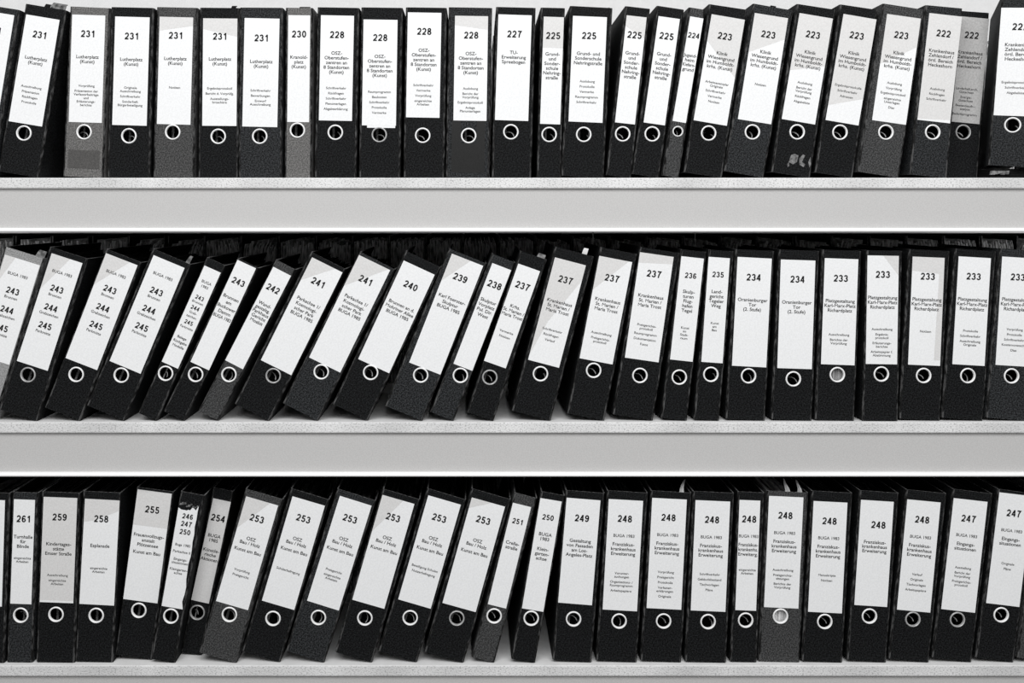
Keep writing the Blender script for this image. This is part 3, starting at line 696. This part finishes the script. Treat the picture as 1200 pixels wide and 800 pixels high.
ROW3 = [
    ('M', (-118, 80), (-140, 722), 49, (-110, 110), (-122, 508), (8, 513), (-60, 550), 'jet', std('260', 'Esplanade', 'eingereichte|Arbeiten', 22, 49, 70),
     'black file left of the 261 file, cut by the picture edge', {}),
    ('M', (45, 85), (24, 718), 30.5, (52, 112), (38, 503), (117, 505), (77, 547), 'deep', std('261', 'Turnhalle|für|Blinde', 'eingereichte|Arbeiten', 22.5, 43.5, 68.5),
     'narrow black file marked 261 on the bottom shelf', {}),
    ('M', (156, 82), (135, 713), 46, (164, 102), (149, 496), (275, 501), (210, 543), 'jet', std('259', 'Kindertages-|stätte|Emser Straße', 'Ausschreibung;eingereichte|Arbeiten', 23, 54.5, 91),
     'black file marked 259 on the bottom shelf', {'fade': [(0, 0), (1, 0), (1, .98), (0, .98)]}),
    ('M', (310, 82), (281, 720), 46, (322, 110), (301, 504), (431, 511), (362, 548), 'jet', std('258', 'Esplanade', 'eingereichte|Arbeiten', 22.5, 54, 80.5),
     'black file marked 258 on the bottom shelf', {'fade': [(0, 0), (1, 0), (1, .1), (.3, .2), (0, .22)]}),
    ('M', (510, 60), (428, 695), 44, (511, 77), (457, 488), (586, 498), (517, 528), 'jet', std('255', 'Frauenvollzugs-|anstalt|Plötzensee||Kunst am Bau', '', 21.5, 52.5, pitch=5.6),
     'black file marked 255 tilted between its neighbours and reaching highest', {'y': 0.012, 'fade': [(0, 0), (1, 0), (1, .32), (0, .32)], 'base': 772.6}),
    ('N', (100, 100), (-10, 720), 29, (96, 118), (29, 510), (108, 523), (65, 549), 'jet', TORN,
     'narrow black file with three numbers on a torn white label', {'torn': True}),
    ('N', (225, 80), (103, 703), 28, (220, 105), (133, 485), (202, 503), (160, 535), 'jet', std('254', 'BUGA|1985|||Künstle-|rische|Aktionen', '', 22, 43.5),
     'narrow black file marked 254 set back beside the torn label', {'y': 0.035, 'paper': 'tinted', 'ring': 'dullring'}),  # tinted: shade of the set-back label put into the paper colour
    ('N', (340, 72), (163, 695), 47, (343, 100), (230, 492), (350, 526), (280, 543), 'dark', std('253', OB, 'Vorprüfung;Preisgericht', 21.5, 46.5, 85),
     'dark grey file marked 253, first of the leaning 253 files', {'fade': [(0, 0), (.75, 0), (0, .3)]}),
    ('N', (517, 77), (330, 697), 47, (520, 102), (405, 493), (527, 527), (447, 560), 'jet', std('253', OB, 'Schülerbefragung', 21.5, 46.5, 85),
     'leaning black file marked 253 directly right of the dark grey 253 file', {}),
    ('O', (50, 75), (-145, 687), 47.5, (58, 100), (-65, 493), (55, 527), (-22, 555), 'deep', std('253', OB, 'Preisgericht;eingereichte|Arbeiten', 22, 47, 86),
     'leaning black file marked 253, third of the 253 files counted from the grey one', {}),
    ('O', (222, 73), (40, 693), 45.5, (218, 95), (105, 488), (225, 522), (152, 557), 'jet', std('253', OB, '', 22, 47),
     'leaning black file marked 253, fourth counted from the grey one, lower label blank', {'fade': [(0, 0), (.65, 0), (0, .35)]}),
    ('O', (388, 70), (202, 687), 47.5, (390, 97), (277, 487), (399, 523), (322, 557), 'jet', std('253', OB, 'Beteiligung Schulen;Nutzerbefragung', 22, 47, 83),
     'leaning black file marked 253, fifth of the 253 files counted from the grey one', {}),
    ('O', (555, 75), (375, 697), 48, (553, 105), (443, 500), (568, 533), (497, 557), 'jet', std('253', OB, '', 22, 47),
     'leaning black file marked 253 standing left of the narrow 251 file', {'fade': [(0, 0), (.6, 0), (0, .1)], 'ring': 'dullring'}),
    ('P', (137, 90), (-23, 705), 27.5, (132, 122), (38, 502), (105, 523), (61, 549), 'dark', std('251', 'Crelle-|straße', '', 20, 46, cap=6.2),
     'narrow charcoal file marked 251 leaning on the bottom shelf', {}),
    ('P', (238, 90), (125, 723), 28.5, (232, 105), (163, 518), (245, 533), (200, 557), 'jet', std('250', 'BUGA|1983|||Klein-|garten-|achse', '', 21, 41, cap=6.4),
     'narrow black file marked 250 leaning on the 249 file', {}),
    ('P', (330, 82), (280, 722), 46, (333, 107), (301, 500), (428, 508), (359, 561), 'jet', std('249', 'Gestaltung|von Fassaden|am Los-|Angeles-Platz', '', 22.5, 49),
     'wide black file marked 249 on the bottom shelf', {}),
    ('P', (485, 85), (443, 722), 48, (491, 112), (468, 526), (597, 531), (530, 569), 'jet', std('248', FK, 'Vorunter-|suchungen;Organisations- /|Raumprogramm;Arbeitspapiere', 22, 42, 86, first='BUGA 1983'),
     'black file marked 248 directly right of the 249 file', {}),
    ('Q', (73, 85), (34, 722), 48, (78, 108), (57, 521), (187, 525), (121, 569), 'jet', std('248', FK, 'Vorprüfung;Preisgericht;Protokolle;Verfasser-|erklärungen;Originale', 22, 42.5, 86, first='BUGA 1983'),
     'black file marked 248, second counted from the 249 file', {'sleeve': 1}),
    ('Q', (230, 87), (200, 722), 48.5, (240, 115), (222, 528), (352, 532), (287, 570), 'jet', std('248', FK, 'Schriftverkehr;Gebäudebestand;Tischvorlagen;Pläne', 22, 42.5, 86, first='BUGA 1983'),
     'wide black file marked 248 left of the narrow 248 file', {}),
    ('Q', (400, 88), (370, 722), 31.5, (406, 115), (390, 528), (468, 530), (429, 566), 'jet', std('248', 'Franziskus-|krankenhs.|Erweiterg.', 'eingereichte|Arbeiten', 22, 42, 81.5, first='BUGA 1983'),
     'narrow black file marked 248 on the bottom shelf', {}),
    ('Q', (510, 82), (477, 718), 48.5, (517, 100), (498, 517), (627, 522), (560, 551), 'dark', std('248', FK, 'Ausschreibung;Preisgerichts-|sitzungen;Berichte der|Vorprüfung', 22, 42.5, 86, first='BUGA 1983'),
     'dark grey file marked 248 with crumpled clear sleeves sticking out on top', {'sleeve': 2, 'fill': 0.9, 'pages': 'whitepages'}),
    ('R', (100, 85), (62, 720), 48, (107, 119), (86, 534), (213, 538), (149, 570), 'jet', std('248', FK, 'Manuskripte;Notizen', 22.5, 42.5, 86, first='BUGA 1983'),
     'black file marked 248 directly right of the dark grey file with sleeves', {}),
    ('R', (280, 85), (232, 717), 46.5, (285, 115), (260, 509), (383, 514), (317, 550), 'jet', std('248', FK, '', 28, 48.5, pitch=5.2),
     'black file marked 248 without small print, its number set low and off centre', {'numdx': 3.0}),
    ('R', (455, 83), (388, 718), 48, (459, 112), (420, 525), (545, 537), (480, 562), 'jet', std('248', FK, 'Verlauf;Originale;Tischvorlagen;Arbeitspapiere', 22, 42.5, 86.5, first='BUGA 1983'),
     'black file marked 248 standing left of the 247 files', {'ring': 'dullring'}),
    ('R', (632, 80), (551, 717), 47.5, (634, 108), (587, 524), (714, 538), (648, 564), 'jet', std('247', 'Eingangs-|situationen', 'Ausstellung;Bericht der|Vorprüfung;Preisgerichts-|protokoll', 22, 42, 80, first='BUGA 1983'),
     'black file marked 247 directly right of the 248 files', {'ring': 'dullring'}),
    ('R', (803, 65), (715, 712), 45.5, (805, 87), (755, 502), (880, 515), (812, 546), 'jet', std('247', 'Eingangs-|situationen', 'Originale;Pläne', 22.5, 43, 82, first='BUGA 1983'),
     'black file marked 247, second counted from the 248 files, label near its top', {}),
    ('R', (958, 75), (868, 712), 47, (958, 104), (909, 519), (1036, 532), (968, 560), 'dark', std('247', 'Eingangs-|situationen', '', 22.5, 43, first='BUGA 1983'),
     'dark file cut by the picture edge at the end of the bottom shelf', {}),
]

DEPTH = 0.285
TB = 0.0022      # board thickness


def cover_mesh(W, H, tone, hole=None, r=0.0035):
    """Spine and two boards as one folded sheet, open at top, bottom and back; hole = (x, z, radius) in the spine."""
    b = MB()
    h = W / 2

    def prof(e, d):           # outline at inset e
        p = [(-h + e, d)]
        rr = max(r - e, 0.0008)
        for k in range(5):
            a = pi + k * pi / 8
            p.append((-h + e + rr + rr * cos(a), e + rr + rr * sin(a)))
        for k in range(5):
            a = 1.5 * pi + k * pi / 8
            p.append((h - e - rr + rr * cos(a), e + rr + rr * sin(a)))
        p.append((h - e, d))
        return p
    P, Q = prof(0, DEPTH), prof(TB, DEPTH)
    n = len(P)
    c0, c1 = 5, 6             # the flat of the spine lies between these two
    for prf, flip, mi in ((P, False, 0), (Q, True, 2)):
        vs = [(x, y, z) for z in (0, H) for (x, y) in prf]
        fs = []
        for i in range(n - 1):
            if i == c0:
                continue
            q = (i, i + 1, i + 1 + n, i + n)
            fs.append(q[::-1] if flip else q)
        b.add(vs, fs, mi, True)
        if mi == 0:
            k0 = len(b.mi) - len(fs)
            for j in range(len(fs)):
                if 1 <= j < c0 or c0 <= j < n - 3:
                    b.mi[k0 + j] = 3
    rim = [(x, y, z) for z in (0, H) for prf in (P, Q) for (x, y) in prf]
    fs = []
    for i in range(n - 1):
        fs.append((i, i + n, i + n + 1, i + 1))
        fs.append((2 * n + i, 2 * n + i + 1, 3 * n + i + 1, 3 * n + i))
    b.add(rim, fs, 1)
    for i, s in ((0, 1), (n - 1, -1)):
        q = (i, i + 2 * n, i + 3 * n, i + n)
        b.add(rim, [q if s > 0 else q[::-1]], 1)
    # spine flats
    def flat(prf, y, flip, mi):
        x0, x1 = prf[c0][0], prf[c1][0]
        if hole is None:
            q = (0, 1, 2, 3)
            b.add([(x0, y, 0), (x1, y, 0), (x1, y, H), (x0, y, H)], [q[::-1] if flip else q], mi)
            return
        hx, hz, hr = hole
        ang = [2 * pi * k / 32 for k in range(32)] + [atan2(z - hz, x - hx) % (2 * pi) for x in (x0, x1) for z in (0, H)]
        ang = sorted(ang)
        inn, out = [], []
        for a in ang:
            dx, dz = cos(a), sin(a)
            t = min(((x1 - hx) / dx) if dx > 1e-9 else 9e9, ((x0 - hx) / dx) if dx < -1e-9 else 9e9,
                    ((H - hz) / dz) if dz > 1e-9 else 9e9, ((0 - hz) / dz) if dz < -1e-9 else 9e9)
            inn.append((hx + hr * dx, y, hz + hr * dz))
            out.append((hx + t * dx, y, hz + t * dz))
        m = len(ang)
        fs = [(i, i + m, (i + 1) % m + m, (i + 1) % m) for i in range(m)]
        b.add(inn + out, [f[::-1] for f in fs] if flip else fs, mi)
    flat(P, 0.0, False, 0)
    flat(Q, TB, True, 2)
    if hole:
        hx, hz, hr = hole
        vs = [(hx + hr * cos(2 * pi * k / 32), y, hz + hr * sin(2 * pi * k / 32)) for y in (0, TB) for k in range(32)]
        b.add(vs, [(k, (k + 1) % 32, (k + 1) % 32 + 32, k + 32) for k in range(32)], 0)
    return b.mesh('cover', [M[tone], M['edge'], M['inner'], M['corner']])


_ring_cache = {}


def ring_mesh(R, mat):
    """Rolled eyelet: a raised rim and a short collar through the board."""
    k = (round(R, 5), mat)
    if k in _ring_cache:
        return _ring_cache[k]
    w = 0.0030 if R > 0.012 else 0.0024
    prof = [(R, 0.0), (R - 0.0003, -0.0010), (R - 0.0010, -0.0017), (R - w * .5, -0.0020), (R - w + .0008, -0.0016), (R - w + .0001, -0.0008), (R - w, 0.0035)]
    n = 40
    vs = [(rr * cos(2 * pi * i / n), y, rr * sin(2 * pi * i / n)) for rr, y in prof for i in range(n)]
    fs = [(j * n + i, j * n + (i + 1) % n, (j + 1) * n + (i + 1) % n, (j + 1) * n + i) for j in range(len(prof) - 1) for i in range(n)]
    b = MB()
    b.add(vs, [f[::-1] for f in fs], 0, True)
    _ring_cache[k] = b.mesh('finger_ring', [M[mat]])
    return _ring_cache[k]


def lever_mesh(seed):
    """Bent wire of the lever arch, seen through the eyelet."""
    rnd = random.Random(seed)
    b = MB()
    rot, R, cx, cz = rnd.uniform(-.7, .7), rnd.uniform(.006, .012), rnd.uniform(-.006, .003), rnd.uniform(-.012, -.003)
    pts = []
    for k in range(13):
        a = rot - 0.3 + 1.9 * k / 12
        pts.append((cx + R * cos(a), 0.016 + 0.010 * (k / 12), cz + R * sin(a)))
    b.tube(pts, 0.0010, 6)
    b.box(-0.010, -0.006, 0.034, 0.038, -0.028, 0.030)
    return b.mesh('lever', [M['steelwire'], M['inner']])


LEVERS = [lever_mesh(i) for i in range(9)]


def pages_mesh(W, H, seed, front, fill=0.8, mat='pages'):
    """A block of uneven sheets standing in the file."""
    rnd = random.Random(seed)
    b = MB()
    x = -W / 2 + TB + 0.0006
    xe = x + (W - 2 * TB - 0.0012) * fill
    while x < xe - 0.0012:
        t = min(rnd.uniform(0.0012, 0.0042), xe - x)
        top = min(H - 0.004, 0.297 + rnd.uniform(-0.005, 0.010))
        b.box(x, x + t * 0.92, front + rnd.uniform(0, 0.006), DEPTH - rnd.uniform(0.006, 0.016), 0.002, top)
        x += t
    return b.mesh('page_block', [M[mat]])


def label_mesh(o, u, w, h, lines, paper, ex):
    """Card on the spine with its printing. o = bottom-left corner (x, z), u = its slope."""
    ca, sa = cos(u), sin(u)

    def P(x, t, y):                # x from the left edge, t down from the top
        z = h - t
        return (o[0] + x * ca - z * sa, y, o[1] + x * sa + z * ca)
    b = MB()
    Y1 = -0.00045
    if ex.get('torn'):
        rnd = random.Random(5)
        out = [(0, h), (0, h * .06)]
        k = 10
        for i in range(1, k):
            out.append((w * (.05 + .86 * i / k), h * (.055 + .035 * rnd.random() - .03 * i / k)))
        out.append((w * .93, h * .01))
        for i in range(1, 14):
            out.append((w * (.90 + .09 * rnd.random()) if i > 3 else w * (.9 + .03 * rnd.random()), h * (i / 14)))
        out.append((w, h))
    else:
        out = [(0, h), (0, 0), (w, 0), (w, h)]
    n = len(out)
    b.add([P(x, t, Y1) for x, t in out] + [P(x, t, 0.0) for x, t in out],
          [tuple(range(n))[::-1]] + [(i, (i + 1) % n, (i + 1) % n + n, i + n) for i in range(n)], 0)
    if ex.get('fade'):  # pocket film's shading and reflections painted on as darker patches
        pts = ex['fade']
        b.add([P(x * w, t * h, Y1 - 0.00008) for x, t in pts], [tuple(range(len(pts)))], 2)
    for t, kind, cap, s in lines:
        off = {'num': 0.026, 'name': 0.015, 'mid': 0.012, 'small': 0.012}[kind]
        xs = {'num': 1.0, 'name': 1.04, 'mid': 1.02, 'small': 1.05}[kind]
        cap_m = cap * S
        vs, fs, tw = digit_geo(s, cap_m) if kind == 'num' else text_geo(s, cap_m, off, xs)
        lim = w * 0.955
        k = min(1.0, lim / tw)
        dx = ex.get('numdx', 0.0) * S if kind == 'num' else 0.0
        b.add([P(w / 2 + dx + x * k, t * S + cap_m / 2 - y, Y1 - 0.00022) for x, y in vs], fs, 1 if kind in ('num', 'name') else 3)
    return b.mesh('spine_label', [M[paper], M['ink'], M['tinted'], M['greyink']])


def sleeve(parent, W, H, seed, side):
    """A thin crumpled clear sleeve curling out of the top of a file."""
    rnd = random.Random(seed)
    b = MB()
    n, m = 5, 7
    vs = []
    for j in range(m):
        for i in range(n):
            u, v = i / (n - 1) - .5, j / (m - 1)
            vs.append((side * W * .3 + u * 0.018 * (1 - .9 * v) + 0.004 * sin(5 * v + seed) + rnd.uniform(-.001, .001),
                       0.012 + 0.012 * v + 0.004 * sin(7 * u + 3 * v), H - 0.03 + v * 0.048 + rnd.uniform(-.0015, .0015)))
    fs = [(j * n + i, j * n + i + 1, (j + 1) * n + i + 1, (j + 1) * n + i) for j in range(m - 1) for i in range(n - 1)]
    b.add(vs, fs, 0, True)
    o = b.build('plastic_sleeve', [M['film']], parent)
    sol = o.modifiers.new('thickness', 'SOLIDIFY')
    sol.thickness = 0.0004
    return o


def solve(rec, row):
    """Photo corners of one file to its pose and the local places of its label and eyelet."""
    c, bt, bb, W, TL, BL, BR, ring, tone, lines, desc, ex = rec
    x0, y0, k = CR[c]
    y = ex.get('y', 0.0)

    def w2(p):
        return Vector((X(x0 + p[0] / k, y), Z(y0 + p[1] / k, y)))
    bt, bb, TL, BL, BR, ring = map(w2, (bt, bb, TL, BL, BR, ring))
    th = atan2((bt - bb).x, (bt - bb).y)                 # lean towards +x
    lt = atan2((TL - BL).x, (TL - BL).y)
    sc = S * (D + y) / D
    d = dict(th=th, lt=lt, W=W * sc, H=0.3185, y=y, bb=bb, TL=TL, BL=BL, BR=BR, ring=ring, sc=sc, row=row, rec=rec)
    rest = ZS[row] if 'base' not in ex else Z(ex['base'], y)
    d['rest'] = rest
    return d


def pose(d):
    """Corner points of the spine, standing on its shelf."""
    r = Vector((cos(d['th']), -sin(d['th'])))
    u = Vector((sin(d['th']), cos(d['th'])))
    a = d['bb'].copy()
    low = min(a.y, (a + r * d['W']).y)
    a.y += d['rest'] - low + 0.0002
    return a, r, u


def quad(d):
    a, r, u = pose(d)
    return [a, a + r * d['W'], a + r * d['W'] + u * d['H'], a + u * d['H']]


def penetration(A, B):
    best = 9e9
    for Pq in (A, B):
        for i in range(4):
            e = Pq[(i + 1) % 4] - Pq[i]
            n = Vector((-e.y, e.x)).normalized()
            a = [p.dot(n) for p in A]
            c = [p.dot(n) for p in B]
            o = min(max(a), max(c)) - max(min(a), min(c))
            if o <= 0:
                return 0.0
            best = min(best, o)
    return best


FILES = []
for row, recs in enumerate((ROW1, ROW2, ROW3)):
    ds = [solve(r, row) for r in recs]
    for it in range(60):
        moved = False
        for a, c in zip(ds, ds[1:]):
            p = penetration(quad(a), quad(c))
            if p > 0.0:
                moved = True
                s = min(p * 0.5 + 0.0002, 0.0015)
                # give way: trim each file a little at the touching side
                ra = Vector((cos(c['th']), -sin(c['th'])))
                lab_l = (c['BL'] - c['bb']).dot(ra)
                lab_r = a['W'] - (a['BR'] - a['bb']).dot(Vector((cos(a['th']), -sin(a['th']))))
                if lab_r > 0.0030:
                    a['W'] -= s
                else:
                    for q in ('bb', 'TL', 'BL', 'BR', 'ring'):
                        a[q].x -= s * 0.5
                if lab_l > 0.0030:
                    c['bb'] += ra * s
                    c['W'] -= s
                else:
                    for q in ('bb', 'TL', 'BL', 'BR', 'ring'):
                        c[q].x += s * 0.5
        if not moved:
            break
    FILES.append(ds)

GROUPS = ('files standing on the top shelf', 'files leaning along the middle shelf', 'files standing on the bottom shelf')
rng = random.Random(11)
count = 0
for row, ds in enumerate(FILES):
    for d in ds:
        c, _, _, _, _, _, _, _, tone, lines, desc, ex = d['rec']
        a, r, u = pose(d)
        W, H = d['W'], d['H']
        o = bpy.data.objects.new('lever_arch_file', None)
        COL.objects.link(o)
        o.empty_display_size = 0.05
        base = a + r * (W / 2)
        y = d['y'] + (rng.uniform(-0.0015, 0.0025) if 'y' not in ex else 0.0)
        o.location = (base.x, y, base.y)
        o.rotation_euler = (0, d['th'], 0)
        if 'yaw' in ex:
            yw = ex['yaw']
            o.rotation_euler = (0, d['th'], yw)
            o.location = (a.x + W / 2 * cos(yw), y + W / 2 * sin(yw), base.y)
        tag(o, desc, 'file', GROUPS[row])

        def loc(p):
            q = p - d['bb'] + d['bb'] - (a + r * (W / 2))
            return (q.dot(r), q.dot(u))
        # vertical shift keeps label and eyelet where the photo has them
        R = ex.get('r', 9.15) * d['sc']
        rx, rz = loc(d['ring'])
        rx = max(-W / 2 + R * 0.8 + 0.004, min(W / 2 - R * 0.8 - 0.004, rx))
        cov = link('cover', cover_mesh(W, H, tone, (rx, rz, R - 0.0022)), o)
        bl, br, tl = loc(d['BL']), loc(d['BR']), loc(d['TL'])
        lw, lh = hypot(br[0] - bl[0], br[1] - bl[1]), hypot(tl[0] - bl[0], tl[1] - bl[1])
        slope = -(d['lt'] - d['th'])
        slope = max(-0.02, min(0.02, slope))
        cx = (tl[0] + bl[0]) / 2 + lw / 2
        cz = (bl[1] + br[1]) / 2 + lh / 2
        lw = min(lw, W - 0.005)
        lh = min(lh, H - 0.004 - (cz - lh / 2))
        cx = max(-W / 2 + 0.002 + lw / 2, min(W / 2 - 0.002 - lw / 2, cx))
        ox = cx - (lw / 2) * cos(slope) + (lh / 2) * sin(slope)
        oz = cz - (lw / 2) * sin(slope) - (lh / 2) * cos(slope)
        link('spine_label', label_mesh((ox, oz), slope, lw, lh, lines, ex.get('paper', 'paper'), ex), o)
        rg = link('finger_ring', ring_mesh(R, ex.get('ring', 'ring')), o)
        rg.location = (rx, 0, rz)
        fill = ex.get('fill')
        pm = ex.get('pages', 'pages')
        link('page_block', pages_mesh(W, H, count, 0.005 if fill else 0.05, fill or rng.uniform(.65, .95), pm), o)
        lv = link('lever', LEVERS[rng.randrange(4)], o)
        lv.location = (rx + rng.uniform(-.003, .003), -0.004, rz)
        if W < 0.04:
            lv.scale = (0.5, 0.7, 0.9)
        x0, y0, k = CR[c]

        def patch(name, box, yy, mat, mi=0):
            p0 = loc(Vector((X(x0 + box[0] / k, d['y']), Z(y0 + box[3] / k, d['y']))))
            p1 = loc(Vector((X(x0 + box[2] / k, d['y']), Z(y0 + box[1] / k, d['y']))))
            bb = MB()
            bb.box(p0[0], p1[0], yy, 0.0, p0[1], p1[1])
            return bb.build(name, [M[mat]], o)
        if 'tape' in ex:
            patch('tape_band', ex['tape'], -0.0003, 'tape')['label'] = 'darker tape band'
        if 'slip' in ex:
            patch('paper_slip', ex['slip'], -0.0003, 'paper')
        if 'pocket' in ex:
            # a film frame around label and eyelet
            x0c, y0c, x1c, y1c = ex['pocket']
            p0 = loc(Vector((X(x0 + x0c / k), Z(y0 + y1c / k))))
            p1 = loc(Vector((X(x0 + x1c / k), Z(y0 + y0c / k))))
            bb = MB()
            bb.box(p0[0], p1[0], -0.0003, 0, p0[1], rz - R)
            bb.box(p0[0], rx - R, -0.0003, 0, rz - R, p1[1])
            bb.box(rx + R, p1[0], -0.0003, 0, rz - R, p1[1])
            bb.build('label_pocket', [M['pocket']], o)
        if 'scraps' in ex:
            bb = MB()
            for poly in ([(452, 690), (462, 660), (478, 655), (493, 662), (487, 690), (470, 700)], [(497, 675), (513, 657), (522, 662), (508, 690), (522, 700), (515, 712), (497, 700)],
                         [(535, 690), (545, 668), (546, 700), (540, 714)], [(445, 700), (452, 690), (455, 705), (448, 712)]):
                pts = [loc(Vector((X(x0 + p[0] / k), Z(y0 + p[1] / k)))) for p in poly]
                n = len(pts)
                bb.add([(p[0], -0.0003, p[1]) for p in pts] + [(p[0], 0, p[1]) for p in pts],
                       [tuple(range(n))[::-1]] + [(i, (i + 1) % n, (i + 1) % n + n, i + n) for i in range(n)])
            bb.build('sticker_scraps', [M['scrap']], o)
        for q in range(ex.get('sleeve', 0)):
            sleeve(o, W, H, 3 + q + count, (1.0, 0.1)[q] if ex['sleeve'] == 2 else 1.15)
        for tx, thh, tw, tm in ex.get('tabs', ()):
            bb = MB()
            vs, q = [], 6
            for i in range(q + 1):
                f = i / q
                yy = 0.006 + 0.008 * f
                zz = H - 0.012 + (thh + 0.012) * (sin(f * pi * .62) / sin(pi * .62) if f < 1 else 1)
                for xx in (-tw / 2 * (1 - .25 * f), tw / 2 * (1 - .1 * f)):
                    for dy in (0, .0006):
                        vs.append((max(-W / 2 + .004, min(W / 2 - .004, (tx - .5) * W + xx + 0.003 * f)), yy + dy, zz))
            fs = [(4 * i + k, 4 * i + kk, 4 * i + 4 + kk, 4 * i + 4 + k) for i in range(q) for k, kk in ((0, 2), (2, 3), (3, 1), (1, 0))]
            fs += [(0, 1, 3, 2), (4 * q, 4 * q + 2, 4 * q + 3, 4 * q + 1)]
            bb.add(vs, fs)
            bb.build('paper_tab', [M[tm]], o)
        if ex.get('torn'):
            # ragged rest of the old label above and beside the torn one
            bb = MB()
            rnd = random.Random(9)
            for i in range(9):
                px = ox + lw * (.05 + .1 * i)
                pz = oz + lh * (.99 - .03 * rnd.random())
                q = .0015 + .002 * rnd.random()
                bb.add([(px - q, -.0006, pz - q), (px + q, -.0008, pz - q * .4), (px + q * .6, -.0014, pz + q), (px - q * .7, -.0009, pz + q * .7), (px, 0, pz)],
                       [(0, 1, 2, 3), (0, 4, 1), (1, 4, 2), (2, 4, 3), (3, 4, 0)])
            bb.build('torn_shreds', [M['scrap']], o)
        count += 1

bpy.data.objects.remove(_to)

# flat folder that lifts the last file of the top shelf
d = FILES[0][-1]
b = MB()
xa, xb = X(1161), X(1212)
zt = d['rest'] - 0.0006
z0 = ZS[0]
rnd = random.Random(4)
n = 14
for lay in range(4):
    za = z0 + (zt - z0) * lay / 4
    zb2 = z0 + (zt - z0) * (lay + .86) / 4
    vs = []
    for i in range(n + 1):
        x = xa + (xb - xa) * i / n + (0.002 * lay)
        yf = 0.006 + rnd.uniform(-.002, .002)
        for (yy, zz) in ((yf, za), (yf, zb2), (0.25, zb2), (0.25, za)):
            vs.append((x, yy, zz))
    fs = [(4 * i + j, 4 * i + (j + 1) % 4, 4 * i + 4 + (j + 1) % 4, 4 * i + 4 + j) for i in range(n) for j in range(4)]
    fs += [(0, 3, 2, 1), (4 * n, 4 * n + 1, 4 * n + 2, 4 * n + 3)]
    b.add([Vector(v) for v in vs], [f[::-1] for f in fs], 0)
fo = b.build('paper_folder', [M['inner']])
tag(fo, 'flat dark frayed folder lying under the raised 222 file', 'folder')
b = MB()
for i in range(5):
    x = X(1161 + i * 4)
    b.box(x, x + 0.008, 0.000 + .001 * (i % 2), 0.006, z0 + 0.006 + .001 * (i % 3), z0 + 0.0135, 0, shear=0.002)
b.build('frayed_paper', [M['scrap']], fo)


# ------------------------------------------------------------------ second row of files behind, open side to the front
def back_pages(W, H, seed):
    rnd = random.Random(seed)
    b = MB()
    x = -W / 2 + TB + 0.001
    xe = W / 2 - TB - 0.001
    lean = rnd.choice((0.0, 0.0, 0.004, -0.005, 0.010, -0.010))
    while x < xe - 0.001:
        t = min(rnd.uniform(0.001, 0.0036), xe - x)
        top = 0.300 + rnd.uniform(-0.008, 0.010)
        yf = 0.004 + rnd.uniform(0, 0.008)
        x0, x1 = x, x + t * .85
        # upright sheet whose last centimetres bend over
        bend = lean * rnd.uniform(.4, 1.2)
        bend = max(-W / 2 + TB + .0005 - x0, min(W / 2 - TB - .0005 - x1, bend))
        zs = [0.002, top - 0.035, top - 0.012, top]
        dx = [0, 0, bend * .4, bend]
        vs = []
        for z, e in zip(zs, dx):
            vs += [(x0 + e, yf, z), (x1 + e, yf, z), (x1 + e, 0.27, z), (x0 + e, 0.27, z)]
        fs = [(4 * j + k, 4 * j + (k + 1) % 4, 4 * j + 4 + (k + 1) % 4, 4 * j + 4 + k) for j in range(3) for k in range(4)]
        fs += [(3, 2, 1, 0), (12, 13, 14, 15)]
        b.add(vs, fs)
        x += t
    return b.mesh('page_block', [M['backpages']])


YB = 0.335
BW = 0.0785
bcover = cover_mesh(BW, 0.3185, 'black', None)
bpages = [back_pages(BW, 0.3185, s) for s in range(7)]
blabel = {0: 'dark file of a hidden back row on the top shelf, glimpsed through gaps', 1: 'dark file of a hidden back row on the middle shelf, page edges facing forward',
          2: 'dark file of a hidden back row on the bottom shelf, page edges facing forward'}
bgroup = {0: 'back row of files on the top shelf', 1: 'back row of files on the middle shelf', 2: 'back row of files on the bottom shelf'}
for row in (0, 1, 2):
    spots = [XC + (0.006 if row == 1 else -0.004)]
    for sgn in (1, -1):
        x, i = spots[0], 0
        while -1.22 < x < 1.20:
            x += sgn * (BW + (0.0012 if i < 3 else rng.choice((0.0012, 0.002, 0.003, 0.006))))
            spots.append(x)
            i += 1
    for x in sorted(spots):
        o = bpy.data.objects.new('archive_file', None)
        COL.objects.link(o)
        o.location = (x, YB + rng.uniform(-.006, .008), ZS[row] + (0.0207 if row else 0.0002))
        tag(o, blabel[row], 'file', bgroup[row])
        cv = link('cover', bcover, o)
        cv.rotation_euler = (0, 0, pi)
        cv.location = (0, DEPTH, 0)
        link('page_block', bpages[rng.randrange(7)], o)
